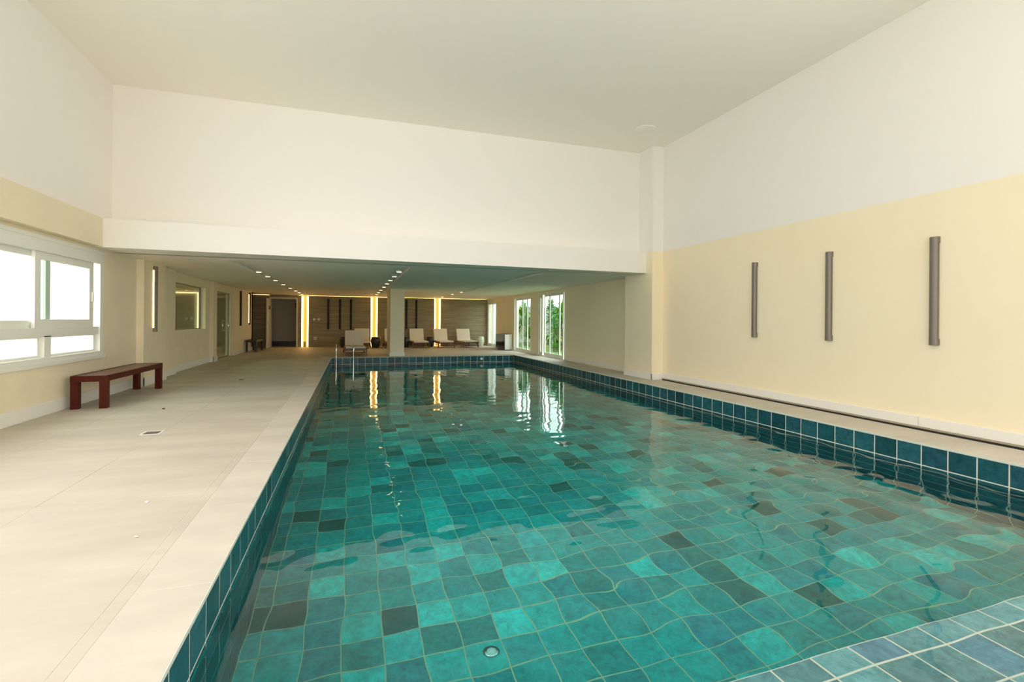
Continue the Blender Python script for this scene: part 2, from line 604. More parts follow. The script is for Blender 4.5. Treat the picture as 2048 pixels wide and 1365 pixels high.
board('baseboard_left', 'white baseboard along the left wall under the window',
      [(XL, XL + .02, YB, 10.14, .0, .155), (-3.46, -3.44, 10.12, 11.22, 0, .155), (XL, -3.44, 10.12, 10.14, 0, .155),
       (-3.62, -3.60, 11.2, 12.32, 0, .15), (-3.72, -3.70, 12.3, 15.35, 0, .15), (-3.62, -3.60, 15.34, 15.74, 0, .15),
       (-3.72, -3.60, 15.34, 15.36, 0, .15), (-3.66, -3.64, 18.0, 21.2, 0, .12)])
board('baseboard_right', 'white baseboard along the right wall above a dark gap',
      [(XR - .022, XR, YB, 3.838, .034, .145), (XR - .022, XR, 3.848, 8.70, .034, .145),
       (5.88, XR, 8.68, 8.70, .0, .13), (5.88, 5.90, 8.68, 9.76, .0, .13), (6.2, 6.22, 9.75, 13.7, .02, .12),
       (6.2, 6.22, 16.05, 16.66, .0, .12), (6.2, 6.22, 18.74, 21.12, .0, .12)])
mb = MB()
mb.box(XR - .018, XR + .001, 3.838, 3.848, .034, .14)
mb.build('joint_filler', m_joint, bpy.data.objects['baseboard_right'])

# ------------------------------------------------------------------ deck
fl = MB()
zt, zb = -.0014, -.35
fl.box(-5, PX0 - .012, YB - .2, 23.0, zb, zt)
fl.box(PX0 - .012, PX1 + .012, YB - .2, PY0 - .012, zb, zt)
fl.box(PX0 - .012, 6.5, PY1 + .012, 23.0, zb, zt)
fl.box(PX1 + .012, 6.09, YB - .2, PY1 + .012, zb, zt)
fl.box(6.09, 6.5, YB - .2, PY1 + .012, zb, -.012)
floor = S(fl.build('floor', m_joint), 'pale stone-look deck around the pool', 'floor')
slab_meshes = {}


def slab(x0, x1, y0, y1, z1=0., mat=None, th=.011, nm='slab'):
    g = .0012
    key = (round(x1 - x0, 4), round(y1 - y0, 4), mat.name, th)
    if key not in slab_meshes:
        w_, l_ = (x1 - x0) / 2 - g, (y1 - y0) / 2 - g
        q = MB()
        c = .0012
        q.hexa([(-w_, -l_, -th), (w_, -l_, -th), (w_, l_, -th), (-w_, l_, -th),
                (-w_, -l_, -c), (w_, -l_, -c), (w_, l_, -c), (-w_, l_, -c)])
        q.hexa([(-w_, -l_, -c), (w_, -l_, -c), (w_, l_, -c), (-w_, l_, -c),
                (-w_ + c, -l_ + c, 0), (w_ - c, -l_ + c, 0), (w_ - c, l_ - c, 0), (-w_ + c, l_ - c, 0)])
        slab_meshes[key] = q.mesh(nm, mat)
    o = bpy.data.objects.new(nm, slab_meshes[key])
    o.location = ((x0 + x1) / 2, (y0 + y1) / 2, z1 + random.uniform(-.0004, .0004))
    o.parent = floor
    COL.objects.link(o)
    return o


SP = .935
LP = 1.02
drain_x, drain_y = -1.965, 6.02
for i in range(3):
    x1 = -.952 - i * SP
    for j in range(-3, 20):
        y0 = 2.83 + j * LP
        slab(x1 - SP, x1, y0, min(y0 + LP, YF), 0, m_deck)
for j in range(-3, 20):
    y0 = 2.83 + j * LP
    slab(-.952, -.892, y0, min(y0 + LP, YF), 0, m_deck, nm='strip')
for j in range(-3, 13):
    y0 = 2.535 + j * LP
    slab(-.892, PX0 + .006, y0, min(y0 + LP, PY1 + .3), 0, m_coping, th=.014, nm='coping_stone')
for j in range(-2, 7):
    y0 = 2.15 + j * LP
    slab(PX1 - .006, 6.09, y0, min(y0 + LP, 8.3), 0, m_coping, th=.014, nm='coping_stone')
for j in range(0, 8):
    y0 = 8.3 + j * LP
    slab(PX1 - .006, 6.09 if j == 0 else 6.195, y0, min(y0 + LP, PY1 + .3), 0, m_coping, th=.014, nm='coping_stone')
k = 0
x = PX0 + .006
while x < PX1 - .02:
    x1 = min(x + LP, PX1 - .006)
    slab(x, x1, PY1 - .006, PY1 + .3, 0, m_deck, th=.014, nm='coping_stone')
    slab(x, x1, PY0 - .3, PY0 + .006, 0, m_coping, th=.014, nm='coping_stone')
    x = x1
for i in range(-1, 8):
    x0 = -.892 + i * SP if i >= 0 else -4.69
    xe = min(x0 + SP, 6.22) if i >= 0 else -3.757
    for j in range(6):
        y0 = PY1 + .3 + j * LP
        if i < 0 and y0 < 19.5:
            continue
        slab(x0, xe, y0, min(y0 + LP, YF), 0, m_deck)
# bright nosing strip under the coping
ns = MB()
ns.box(PX0 - .01, PX0 + .0085, PY0, PY1, -.020, -.0012)
ns.box(PX1 - .0085, PX1 + .01, PY0, PY1, -.020, -.0012)
ns.build('edge_trim', m_nose, floor)
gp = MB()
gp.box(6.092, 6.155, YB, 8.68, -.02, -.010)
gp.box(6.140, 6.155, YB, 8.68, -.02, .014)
gp.build('gap_shade_strip', m_gap, floor)  # dark strips paint the shade of the gap under the baseboard
bx('mortar_strip', m_mortar, floor, 6.136, 6.156, YB, 8.68, .014, .034)

# ------------------------------------------------------------------ pool
def tile_mesh(axis, w_, h_, mat, name='tile'):
    t, c = .007, .002
    q = MB()
    a, b_ = w_ / 2, h_ / 2
    # local: u,v in the face plane, n outward
    pts = [(-a, -b_, -t), (a, -b_, -t), (a, b_, -t), (-a, b_, -t), (-a, -b_, -c), (a, -b_, -c), (a, b_, -c), (-a, b_, -c),
           (-a + c, -b_ + c, 0), (a - c, -b_ + c, 0), (a - c, b_ - c, 0), (-a + c, b_ - c, 0)]
    fs = [(0, 1, 5, 4), (1, 2, 6, 5), (2, 3, 7, 6), (3, 0, 4, 7), (4, 5, 9, 8), (5, 6, 10, 9), (6, 7, 11, 10), (7, 4, 8, 11), (8, 9, 10, 11)]
    cv_ = {'z': lambda p: p, '+x': lambda p: (p[2], p[0], p[1]), '-x': lambda p: (-p[2], p[0], p[1]),
           '-y': lambda p: (p[0], -p[2], p[1]), '+y': lambda p: (p[0], p[2], p[1])}[axis]
    q.add([cv_(p) for p in pts], fs)
    return q


def tiled(parent, axis, plane, us, vs_, mat, mat_i, key, limit=296, TG=TG):
    """lay tiles for spans us x vs_; the first `limit` by key become parts, the rest one joined part"""
    spots = []
    for u0, u1 in us:
        for v0, v1 in vs_:
            spots.append(((u0 + u1) / 2, (v0 + v1) / 2, round(u1 - u0 - TG, 4), round(v1 - v0 - TG, 4)))
    spots.sort(key=key)
    cache = {}

    def place(u, v, d):
        return {'z': (u, v, plane + d), '+x': (plane + d, u, v), '-x': (plane - d, u, v), '-y': (u, plane - d, v), '+y': (u, plane + d, v)}[axis]
    for (u, v, w_, h_) in spots[:limit]:
        if w_ < .012 or h_ < .012:
            continue
        if (w_, h_) not in cache:
            cache[(w_, h_)] = tile_mesh(axis, w_, h_, mat).mesh('tile', mat)
        o = bpy.data.objects.new('tile', cache[(w_, h_)])
        o.location = place(u, v, random.uniform(-.0006, .0006))
        o.parent = parent
        COL.objects.link(o)
    rest = spots[limit:]
    if rest:
        big = MB()
        for (u, v, w_, h_) in rest:
            if w_ < .012 or h_ < .012:
                continue
            t = tile_mesh(axis, w_, h_, mat)
            c = place(u, v, 0)
            big.add([(p[0] + c[0], p[1] + c[1], p[2] + c[2]) for p in t.v], t.f)
        o = big.build('tiling', mat_i, parent)
        o['kind'] = 'stuff'


def spans(a0, a1, start, pitch):
    e = [a0]
    x_ = start
    while x_ < a1 - 1e-4:
        if x_ > a0 + 1e-4:
            e.append(x_)
        x_ += pitch
    e.append(a1)
    return list(zip(e[:-1], e[1:]))


rows = [(-.222, -.019)]
z = -.222
while z - TP > PZ:
    rows.append((z - TP, z))
    z -= TP
if z - PZ > .02:
    rows.append((PZ, z))
D = .012
ybody = MB()
ybody.box(PX0 - .35, PX0 - .0012, PY0 - .3, PY1 + .3, PZ - .3, -.016)
ws = S(ybody.build('wall_pool_left', m_grout), 'left side of the pool lined with blue-green tiles', 'pool wall')
ysp = spans(PY0, PY1, PY0 + (2.927 - PY0) % TP, TP)
tiled(ws, '+x', PX0, ysp, rows, m_tile_wall, m_tile_wall_i, lambda s: (s[1] < -.46, math.hypot(s[0], 0) + abs(s[1]) * 4))
q = MB()
q.box(PX1 + .0012, PX1 + .35, PY0 - .3, PY1 + .3, PZ - .3, -.016)
ws = S(q.build('wall_pool_right', m_grout), 'right side of the pool lined with blue-green tiles', 'pool wall')
tiled(ws, '-x', PX1, ysp, rows, m_tile_wall, m_tile_wall_i, lambda s: (s[1] < -.46, s[0] + abs(s[1]) * 4))
q = MB()
q.box(PX0 - .1, PX1 + .1, PY1 + .0012, PY1 + .3, PZ - .3, -.016)
ws = S(q.build('wall_pool_far', m_grout), 'far end of the pool lined with blue-green tiles', 'pool wall')
xsp = spans(PX0, PX1, PX0 + .0985, TP)
tiled(ws, '-y', PY1, xsp, rows, m_tile_wall, m_tile_wall_i, lambda s: -s[1])
jet = MB()
jet.prism([(4.278 + .045 * math.cos(a), -.122 + .045 * math.sin(a)) for a in np.linspace(0, 2 * PI, 20, endpoint=False)], 'y', PY1 - .02, PY1 + .002)
jt = jet.build('inlet', m_plate, ws)
jet = MB()
jet.prism([(4.278 + .02 * math.cos(a), -.122 + .02 * math.sin(a)) for a in np.linspace(0, 2 * PI, 16, endpoint=False)], 'y', PY1 - .026, PY1 - .018)
jet.build('nozzle', m_nose, jt)
q = MB()
q.box(PX0 - .1, PX1 + .1, PY0 - .35, PY0 - .0012, PZ - .3, -.016)
ws = S(q.build('wall_pool_near', m_grout), 'near end of the pool below the camera', 'pool wall')
tiled(ws, '+y', PY0, xsp, rows[:2], m_tile_wall, m_tile_wall_i, lambda s: -s[1])
q = MB()
q.box(PX0 - .1, PX1 + .1, PY0 - .1, PY1 + .1, PZ - .25, PZ - .0012)
pf = S(q.build('floor_pool', m_grout_floor), 'pool floor of teal glazed tiles under the water', 'pool floor')
tiled(pf, 'z', PZ, spans(PX0, PX1, PX0 + .10, TP), spans(1.7, PY1, 1.7 + (2.90 - 1.7) % TP, TP), m_tile_floor, m_tile_floor_i,
      lambda s: s[1] + max(0, -s[0] * .4) + (8 if (s[0] < 0 and s[1] < 2.2) else 0), 298, .006)
ev = MB()
ev.lathe([(.05, -.004), (.05, .006), (.042, .012), (.0, .014)], 24)
e1 = ev.build('floor_inlet', m_steel, pf)
e1.location = (.807, 2.811, PZ)
ev = MB()
ev.lathe([(.028, .0), (.028, .016), (.0, .02)], 20)
ev.build('inlet_cap', m_chip, e1)

# underwater bench step across the near end
SZ, SY = -.41, 1.69
q = MB()
q.box(PX0 - .01, PX1 + .01, PY0 - .01, SY - .0012, PZ - .05, SZ - .0012)
st = S(q.build('step', m_grout), 'shallow underwater tread of lighter tiles across the near end of the pool', 'step')
ty = [(PY0, .615), (.615, .615 + .2385), (.8535, 1.0885), (1.0885, 1.3255), (1.3255, 1.56), (1.56, SY)]
tiled(st, 'z', SZ, spans(PX0, PX1, PX0 + (1.763 - PX0) % .2325, .2325), ty, m_tile_step, m_tile_step, lambda s: -s[1] - s[0] * .2)
tiled(st, '+y', SY, spans(PX0, PX1, PX0 + (1.763 - PX0) % .2325, .2325), [(SZ - .23, SZ), (SZ - .46, SZ - .23), (SZ - .69, SZ - .46), (PZ, SZ - .69)],
      m_tile_wall, m_tile_wall_i, lambda s: -s[1], 110)

# water: a closed body with a gently rippled top
rng = np.random.default_rng(5)
gx = np.arange(PX0 - .008, PX1 + .0081, (PX1 - PX0 + .016) / 240)
gy = np.concatenate([np.arange(PY0 - .008, 7.0, .026), np.arange(7.0, PY1, .05), [PY1 + .008]])
X, Y = np.meshgrid(gx, gy)
Z = np.zeros_like(X)
AMP = np.clip(1.0 + .22 * (X - 1.2) * np.clip((7 - Y) / 4, 0, 1), .5, 1.7) * np.clip(1.25 - .10 * Y, .36, 1.1)
for k in range(46):
    lam = .16 * (8.0 ** rng.random())
    th = rng.normal(.35, .9) + (PI / 2 if k % 3 else 0)
    kk = 2 * PI / lam
    ph = rng.random() * 2 * PI
    amp = .0080 * lam / (2 * PI) * (.6 if lam > .45 else 1.15)
    # slow phase warp keeps the crests short
    wx = .35 * np.sin(1.7 * X + .9 * Y + k) + .3 * np.sin(-1.1 * X + 2.1 * Y + 2 * k)
    env = .55 + .45 * np.sin(.9 * X * math.cos(k) + .9 * Y * math.sin(k) + 3 * k)
    Z += env * amp * np.sin(kk * (X * math.cos(th) + Y * math.sin(th)) + ph + 1.5 * wx)
Z = WZ + Z * AMP
ny, nx = X.shape
verts = np.stack([X.ravel(), Y.ravel(), Z.ravel()], 1)
idx = np.arange(nx * ny).reshape(ny, nx)
faces = np.stack([idx[:-1, :-1].ravel(), idx[:-1, 1:].ravel(), idx[1:, 1:].ravel(), idx[1:, :-1].ravel()], 1).tolist()
ring = list(idx[0, :]) + list(idx[1:, -1]) + list(idx[-1, -2::-1]) + list(idx[-2:0:-1, 0])
low = verts[ring].copy()
low[:, 2] = PZ - .02
base = len(verts)
verts = np.concatenate([verts, low])
nr = len(ring)
for i in range(nr):
    j = (i + 1) % nr
    faces.append([ring[j], ring[i], base + i, base + j])
faces.append([base + i for i in range(nr)][::-1])
me = bpy.data.meshes.new('water')
me.from_pydata(verts.tolist(), [], faces)
me.materials.append(m_water)
sm = np.zeros(len(faces), bool)
sm[:(nx - 1) * (ny - 1)] = True
me.polygons.foreach_set('use_smooth', sm)
me.update()
wo = bpy.data.objects.new('water', me)
COL.objects.link(wo)
tag(wo, 'clear rippled green water filling the pool', 'water', None, 'stuff')


# ------------------------------------------------------------------ windows and doors
def sash(parent, axis_x, y0, y1, z0, z1, st=.06, th=.035, gl=m_glass, bot=None, handle=None):
    """sliding leaf in the plane x=axis_x: frame with a pane as its child"""
    bot = bot or st
    f = MB()
    cells(f, 'x', axis_x - th / 2, axis_x + th / 2, y0, y1, z0, z1, [(y0 + st, y1 - st, z0 + bot, z1 - st)])
    o = f.build('sash', m_alu, parent)
    bx('pane', gl, o, axis_x - .003, axis_x + .003, y0 + st, y1 - st, z0 + bot, z1 - st)
    if handle:
        hy, hz, s = handle
        h = MB()
        h.box(axis_x + s * th / 2, axis_x + s * (th / 2 + .03), hy - .012, hy + .012, hz - .07, hz + .07)
        h.build('handle', m_alu, o, bevel=.004)
    return o


for k, ys in enumerate(LW):
    w1 = thing('window_%d' % (1, 4, 5)[k], ('wide white sliding window in the left wall above the bench', 'second sliding window of the left wall, beside the camera',
                                            'last sliding window of the left wall, behind the camera')[k], 'window', kind='structure')
    f = MB()
    y0, y1, z0, z1 = ys, ys + 2.77, .645, 2.15
    cells(f, 'x', XL - .10, XL + .012, y0, y1, z0, z1, [(y0 + .06, y1 - .10, z0 + .06, z1 - .15)])
    f.box(XL - .10, XL - .005, y0 + .05, y1 - .05, .958, 1.07)             # transom rail
    f.box(XL - .10, XL - .005, y0 + 1.32, y0 + 1.46, z0 + .05, .97)                  # lower mullion
    f.box(XL - .10, XL + .018, y0 - .05, y1 + .045, z1 - .005, z1 + .04)      # head trim
    f.box(XL - .02, XL + .03, y0 - .05, y1 + .03, z0 - .045, z0 + .004)      # sill
    f.build('window_frame', m_alu, w1)
    sash(w1, XL - .035, y0 + 1.15, y0 + 2.54, 1.06, 2.02, .115, .035, handle=(y0 + 2.48, 1.5, 1))
    sash(w1, XL - .085, y0 + 0.05, y0 + 1.57, 1.06, 2.03, .10, .035)
    for a, b_ in ((y0 + .06, y0 + 1.32), (y0 + 1.46, y1 - .10)):
        q = MB()
        cells(q, 'x', XL - .075, XL - .045, a, b_, z0 + .06, .958, [(a + .045, b_ - .06, z0 + .09, .945)])
        so = q.build('sash', m_alu, w1)
        bx('pane', m_glass, so, XL - .062, XL - .056, a + .045, b_ - .06, z0 + .09, .945)

w4 = thing('window_4', 'unseen tall white framed glazing added in the left wall beside the camera for daylight', 'window', kind='structure')
fr = MB()
for y in np.linspace(TW[0], TW[1], 6):
    fr.box(XL - .12, XL - .04, y - .035, y + .035, TW[2], TW[3])
for z in (TW[2] + .035, 2.4, TW[3] - .035):
    fr.box(XL - .12, XL - .04, TW[0], TW[1], z - .035, z + .035)
fr.build('window_frame', m_alu, w4)
w5 = thing('window_5', 'unseen tall white framed glazing added in the right wall behind the camera for daylight', 'window', kind='structure')
fr = MB()
for y in np.linspace(RW[0], RW[1], 4):
    fr.box(XR + .08, XR + .16, y - .035, y + .035, RW[2], RW[3])
for z in (RW[2] + .035, 2.4, RW[3] - .035):
    fr.box(XR + .08, XR + .16, RW[0], RW[1], z - .035, z + .035)
fr.build('window_frame', m_alu, w5)


w2 = thing('window_2', 'fixed interior window in the left wall before the glass door', 'window', kind='structure')
f = MB()
cells(f, 'x', -3.86, -3.835, 12.55, 14.98, .93, 2.02, [(12.575, 14.955, .945, 2.005)])
f.build('window_frame', m_taupe, w2)
bx('pane', m_glassd, w2, -3.85, -3.844, 12.57, 14.96, .94, 2.01)

d1 = thing('door_1', 'glass door with steel pull handles in the left wall', 'door', kind='structure')
f = MB()
cells(f, 'x', -3.80, -3.77, 15.95, 17.85, .0, 2.0, [(15.975, 17.83, .02, 1.98)])
f.build('door_frame', m_taupe, d1)
pn = bx('pane', m_glassd, d1, -3.786, -3.776, 15.98, 17.825, .02, 1.98)
for xx in (-3.70, -3.86):
    h = MB()
    h.tube([(xx, 17.45, .75), (xx, 17.45, 1.2)], .016, 12)
    for zz in (.82, 1.13):
        h.tube([(xx, 17.45, zz), (-3.78, 17.45, zz)], .009, 8)
    h.build('handle', m_steel, pn)

# the room behind the interior glazing
mb = MB()
mb.box(-7.0, -3.88, 11.6, 11.75, 0, 2.4)
mb.box(-7.15, -3.88, 11.52, 11.6, -.1, 2.45, 1)
mb.box(-7.0, -3.88, 19.0, 19.15, 0, 2.4)
mb.box(-7.15, -7.0, 11.6, 19.15, 0, 2.4)
mb.box(-7.0, -3.88, 11.6, 19.15, 2.3, 2.45)
mb.box(-7.0, -3.84, 11.6, 19.15, -.1, -.005)
S(mb.build('wall_annex', [m_corr, m_white]), 'side room seen dimly through the interior window', 'wall')
lf = thing('light_frame', 'bent warm light line on the end wall of the side room', 'light', (-4.93, 18.95, .82))
q = MB()
q.box(-.018, .018, -.01, .05, 0, 1.26)
q.box(-1.6, -.018, -.01, .05, 1.242, 1.26)
q.build('led_strip', m_ledg, lf)


def garden_door(name, label, y0, y1, z1, leaves):
    d = thing(name, label, 'door', kind='structure')
    f = MB()
    cells(f, 'x', 6.205, 6.34, y0, y1, 0.0, z1, [(y0 + .06, y1 - .06, .03, z1 - .06)])
    f.build('door_frame', m_alu, d)
    for k, (a, b_, xx, st, hd) in enumerate(leaves):
        sash(d, xx, a, b_, .03, z1 - .06, st, .04, m_glass, .10, hd)
    return d


garden_door('door_3', 'sliding garden door nearest the pier, slightly open to the palms', 13.70, 16.0, 2.16,
            [(15.66, 15.93, 6.25, .10, None), (14.30, 15.62, 6.30, .07, None), (13.88, 15.05, 6.25, .07, (13.92, 1.05, -1))])
garden_door('door_4', 'sliding garden door between the fan coil unit and the open palm door', 16.70, 18.70, 2.14,
            [(17.30, 18.62, 6.30, .07, None), (16.76, 17.75, 6.25, .07, (16.80, 1.05, -1))])
garden_door('door_5', 'two-panel glass door in the far right corner', 21.18, 22.66, 2.06,
            [(21.24, 22.02, 6.30, .03, None), (21.98, 22.60, 6.25, .03, None)])

d2 = thing('door_2', 'open cream wooden door in the far cladding wall', 'door', kind='structure')
f = MB()
cells(f, 'y', YF - .015, 23.0, DX0 - .07, DX1 + .07, 0, 2.13, [(DX0, DX1, -.01, 2.06)])
f.build('door_frame', m_door, d2)
lf_ = bx('door_leaf', m_door, d2, -3.29, -3.25, 21.90, 22.79, .01, 2.05, bevel=.003)
h = MB()
h.box(-3.25, -3.243, 21.94, 21.99, .95, 1.12)
h.tube([(-3.245, 21.965, 1.05), (-3.19, 21.965, 1.05), (-3.19, 22.07, 1.05)], .011, 8)
h.build('handle', m_steel, lf_)
sg = bx('door_sign', m_black, lf_, -3.25, -3.244, 22.26, 22.52, 1.60, 1.74)

# ------------------------------------------------------------------ sconces
def sconce(label, x, y, z, rz, lit=False, group='half-round wall sconces', mt=None):
    mt = mt or m_taupe_shaded
    """front faces local +x; length 1.22 up from z"""
    t = thing('wall_sconce', label, 'sconce', (x, y, z), rz, group)
    L = 1.2
    pf_ = [(0, -.046), (.022, -.046)] + [(.022 + .036 * math.sin(a), -.046 * math.cos(a)) for a in np.linspace(.25, PI - .25, 9)] + [(.022, .046), (0, .046)]
    q = MB()
    n_ = len(pf_)
    q.prism([(p[0], p[1]) for p in pf_], 'z', 0, .07)
    q.build('end_cap', mt, t)
    q = MB()
    q.prism([(p[0], p[1]) for p in pf_], 'z', L - .07, L)
    q.build('end_cap', mt, t)
    q = MB()
    core = [(0, -.036), (.016, -.036), (.016, -.042)] + [(.024 + .034 * math.sin(a), -.044 * math.cos(a)) for a in np.linspace(.45, PI - .45, 9)] + [(.016, .042), (.016, .036), (0, .036)]
    q.prism(core, 'z', .07, L - .07, smooth=False)
    q.build('body', mt, t)
    if lit:
        for s in (-1, 1):
            d_ = MB()
            d_.box(.002, .0155, min(s * .034, s * .0425), max(s * .034, s * .0425), .07, L - .07)
            d_.build('diffuser', m_led, t)
    return t


SC = []
for lbl, y in (('unlit taupe wall sconce on the right wall, nearest of three to the white pier', 6.235),
               ('unlit taupe wall sconce on the right wall, middle one of three', 4.95),
               ('unlit taupe wall sconce on the right wall, farthest from the white pier', 3.69)):
    SC.append(sconce(lbl, XR, y, .965, PI, mt=m_taupe))
sconce('lit warm wall sconce on the beige pier beyond the bench', -3.46, 10.60, .95, 0, True, mt=m_taupe)
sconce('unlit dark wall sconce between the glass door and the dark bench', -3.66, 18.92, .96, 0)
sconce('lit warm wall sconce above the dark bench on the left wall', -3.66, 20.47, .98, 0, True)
for lbl, x in (('unlit wall sconce on the far wall, nearest of three to the switches', -.97),
               ('unlit wall sconce on the far wall, middle one of the left three', -.49),
               ('unlit wall sconce on the far wall, above the backrest of the near lounger', -.03),
               ('unlit wall sconce on the far wall just right of the pillar', 2.385),
               ('unlit wall sconce on the far wall above the lounger right of the pillar', 2.834)):
    sconce(lbl, x, YF, .77 if x < 1 else .80, -PI / 2).scale.z = 1.1

# ------------------------------------------------------------------ downlights
def downlight(label, x, y, group, watts):
    t = thing('downlight', label, 'light', (x, y, ZC + .05), 0, group)
    q = MB()
    q.lathe([(.066, .0), (.066, -.045), (.056, -.045), (.056, -.03), (.0, -.03)], 20)
    q.build('ring', m_plate, t)
    q = MB()
    q.lathe([(.052, -.030), (.052, -.050), (.0, -.053)], 20)
    q.build('lamp', m_lamp, t)
    sd = bpy.data.lights.new('lamp_beam', 'SPOT')
    sd.energy, sd.color, sd.spot_size, sd.spot_blend, sd.shadow_soft_size = watts, (1., .74, .40), math.radians(115), .8, .045
    so = bpy.data.objects.new('lamp_beam', sd)
    so.location = (0, 0, -.06)
    so.parent = t
    COL.objects.link(so)


ordn = ['first', 'second', 'third', 'fourth', 'fifth', 'sixth', 'seventh', 'eighth']
for row, x, ys in (('left', -1.955, (12.0, 13.2, 14.48, 16.05, 17.77, 19.44, 20.67, 21.84)),
                   ('middle', .96, (10.75, 12.0, 13.22, 14.48, 15.94, 17.6, 19.27, 20.63)),
                   ('right', 3.80, (17.56, 19.24, 21.5))):
    for k, y in enumerate(ys):
        downlight('%s downlight from the beam in the %s ceiling slot' % (ordn[k], row), x, y, 'downlights in the %s ceiling slot' % row, {'left': .8, 'middle': .8, 'right': 14}[row] * (3.5 if row == 'middle' and k == 7 else 1))
q = MB()
q.lathe([(.19, .0), (.19, -.012), (.18, -.016), (.0, -.016)], 32)
o = q.build('ceiling_cover', m_ceil)
o.location = (5.245, 7.99, ZT)
tag(o, 'round blank cover plate on the high ceiling near the right pier', 'cover plate')


# ------------------------------------------------------------------ benches
def bench(label, loc, w_, l_, h_, mat, mat_top, leg=.085):
    t = thing('bench', label, 'bench', loc)
    ap = .078
    q = MB()
    cells(q, 'z', h_ - .012, h_, -w_ / 2, w_ / 2, 0, l_, [(-w_ / 2 + .03, w_ / 2 - .03, .03, l_ - .03)])
    cells(q, 'z', h_ - ap, h_ - .012, -w_ / 2, w_ / 2, 0, l_, [(-w_ / 2 + .028, w_ / 2 - .028, .028, l_ - .028)])
    q.build('frame', mat, t, bevel=.002)
    bx('seat', mat_top, t, -w_ / 2 + .031, w_ / 2 - .031, .031, l_ - .031, h_ - .03, h_ - .003)
    for sx in (0, 1):
        for sy in (0, 1):
            x0 = -w_ / 2 + .0015 if sx == 0 else w_ / 2 - leg - .0015
            ya = .0015 if sy == 0 else l_ - leg - .0015
            bx('leg', mat, t, x0, x0 + leg, ya, ya + leg, 0, h_ - .03, bevel=.003)
    return t


bench('long reddish mahogany bench under the left window', (-3.275, 7.82, 0), .40, 2.01, .435, m_maho, m_maho_top)
bench('small dark wooden bench under the lit sconce on the left wall', (-3.43, 19.6, 0), .36, 1.35, .44, m_darkwood, m_darkwood, .07)

t = thing('waste_bin', 'slim dark bin standing beside the open cream door', 'bin', (-3.39, 21.72, 0))
q = MB()
q.prism([(-.05, -.09), (.05, -.09), (.05, .09), (-.05, .09)], 'z', 0, .40)
q.build('body', m_darkwood, t, bevel=.01)
bx('lid', m_darkwood, t, -.053, .053, -.093, .093, .40, .425, bevel=.008)

# ------------------------------------------------------------------ loungers
def make_lounger():
    t = thing('sun_lounger', '', 'lounger', (0, 0, 0), 0, 'cream cushioned sun loungers')
    W, L, hf = .66, 1.86, .235
    # side rails with upswept ends, slatted deck between
    for s in (-1, 1):
        q = MB()
        pr = [(.0, .20), (.10, .19), (1.86, .19), (1.86, .235), (.12, .245), (.0, .262)]
        q.prism(pr, 'x', s * W / 2 - .02, s * W / 2 + .02)
        q.build('side_rail', m_teak, t, bevel=.006)
    for ya, yb, za in ((.05, .09, .19), (1.78, 1.82, .19), (.95, .98, .195)):
        bx('crossbar', m_teak, t, -W / 2, W / 2, ya, yb, za, .235)
    for k in range(9):
        bx('slat', m_teak, t, -W / 2 + .02, W / 2 - .02, .14 + k * .105, .14 + k * .105 + .075, .215, .237)
    for sx in (-1, 1):
        for y_, lean in ((.16, -.04), (1.55, .05)):
            q = MB()
            a = .026
            q.hexa([(sx * (W / 2 + .03) - .016, y_ + lean - .016, 0), (sx * (W / 2 + .03) + .016, y_ + lean - .016, 0),
                    (sx * (W / 2 + .03) + .016, y_ + lean + .016, 0), (sx * (W / 2 + .03) - .016, y_ + lean + .016, 0),
                    (sx * W / 2 - a, y_ - .04, .225), (sx * W / 2 + a, y_ - .04, .225), (sx * W / 2 + a, y_ + .04, .225), (sx * W / 2 - a, y_ + .04, .225)])
            q.build('leg', m_teak, t, bevel=.004)
    for ya in (.15, 1.55):
        q = MB()
        q.tube([(-W / 2 - .02, ya, .10), (W / 2 + .02, ya, .10)], .014, 8)
        q.build('stretcher', m_teak, t)

    def cushion(name, pts):
        q = MB()
        q.prism(pts, 'x', -W / 2 + .015, W / 2 - .015)
        return q.build(name, m_canvas, t, bevel=.022)
    cushion('seat_cushion', [(.04, .24), (1.20, .24), (1.20, .305), (.04, .305)])
    a = math.radians(68)
    hy, hz, BL, th = 1.17, .265, .60, .07
    d = (math.cos(a), math.sin(a))
    n = (math.sin(a), -math.cos(a))
    cushion('back_cushion', [(hy, hz), (hy + n[0] * th, hz + n[1] * th), (hy + n[0] * th + d[0] * BL, hz + n[1] * th + d[1] * BL), (hy + d[0] * BL, hz + d[1] * BL)])
    for s in (-.26, 0, .26):
        q = MB()
        o1 = (hy + n[0] * (th + .004), hz + n[1] * (th + .004))
        q.prism([o1, (o1[0] + n[0] * .022, o1[1] + n[1] * .022), (o1[0] + n[0] * .022 + d[0] * .55, o1[1] + n[1] * .022 + d[1] * .55), (o1[0] + d[0] * .55, o1[1] + d[1] * .55)], 'x', s - .03, s + .03)
        q.build('back_slat', m_teak, t)
    o2 = (o1[0] + n[0] * .022 + d[0] * .4, o1[1] + n[1] * .022 + d[1] * .4)
    for s in (-.2, .2):
        q = MB()
        q.tube([(s, o2[0], o2[1]), (s, o2[0] + .22, .22)], .011, 8)
        q.build('back_prop', m_teak, t)
    return t


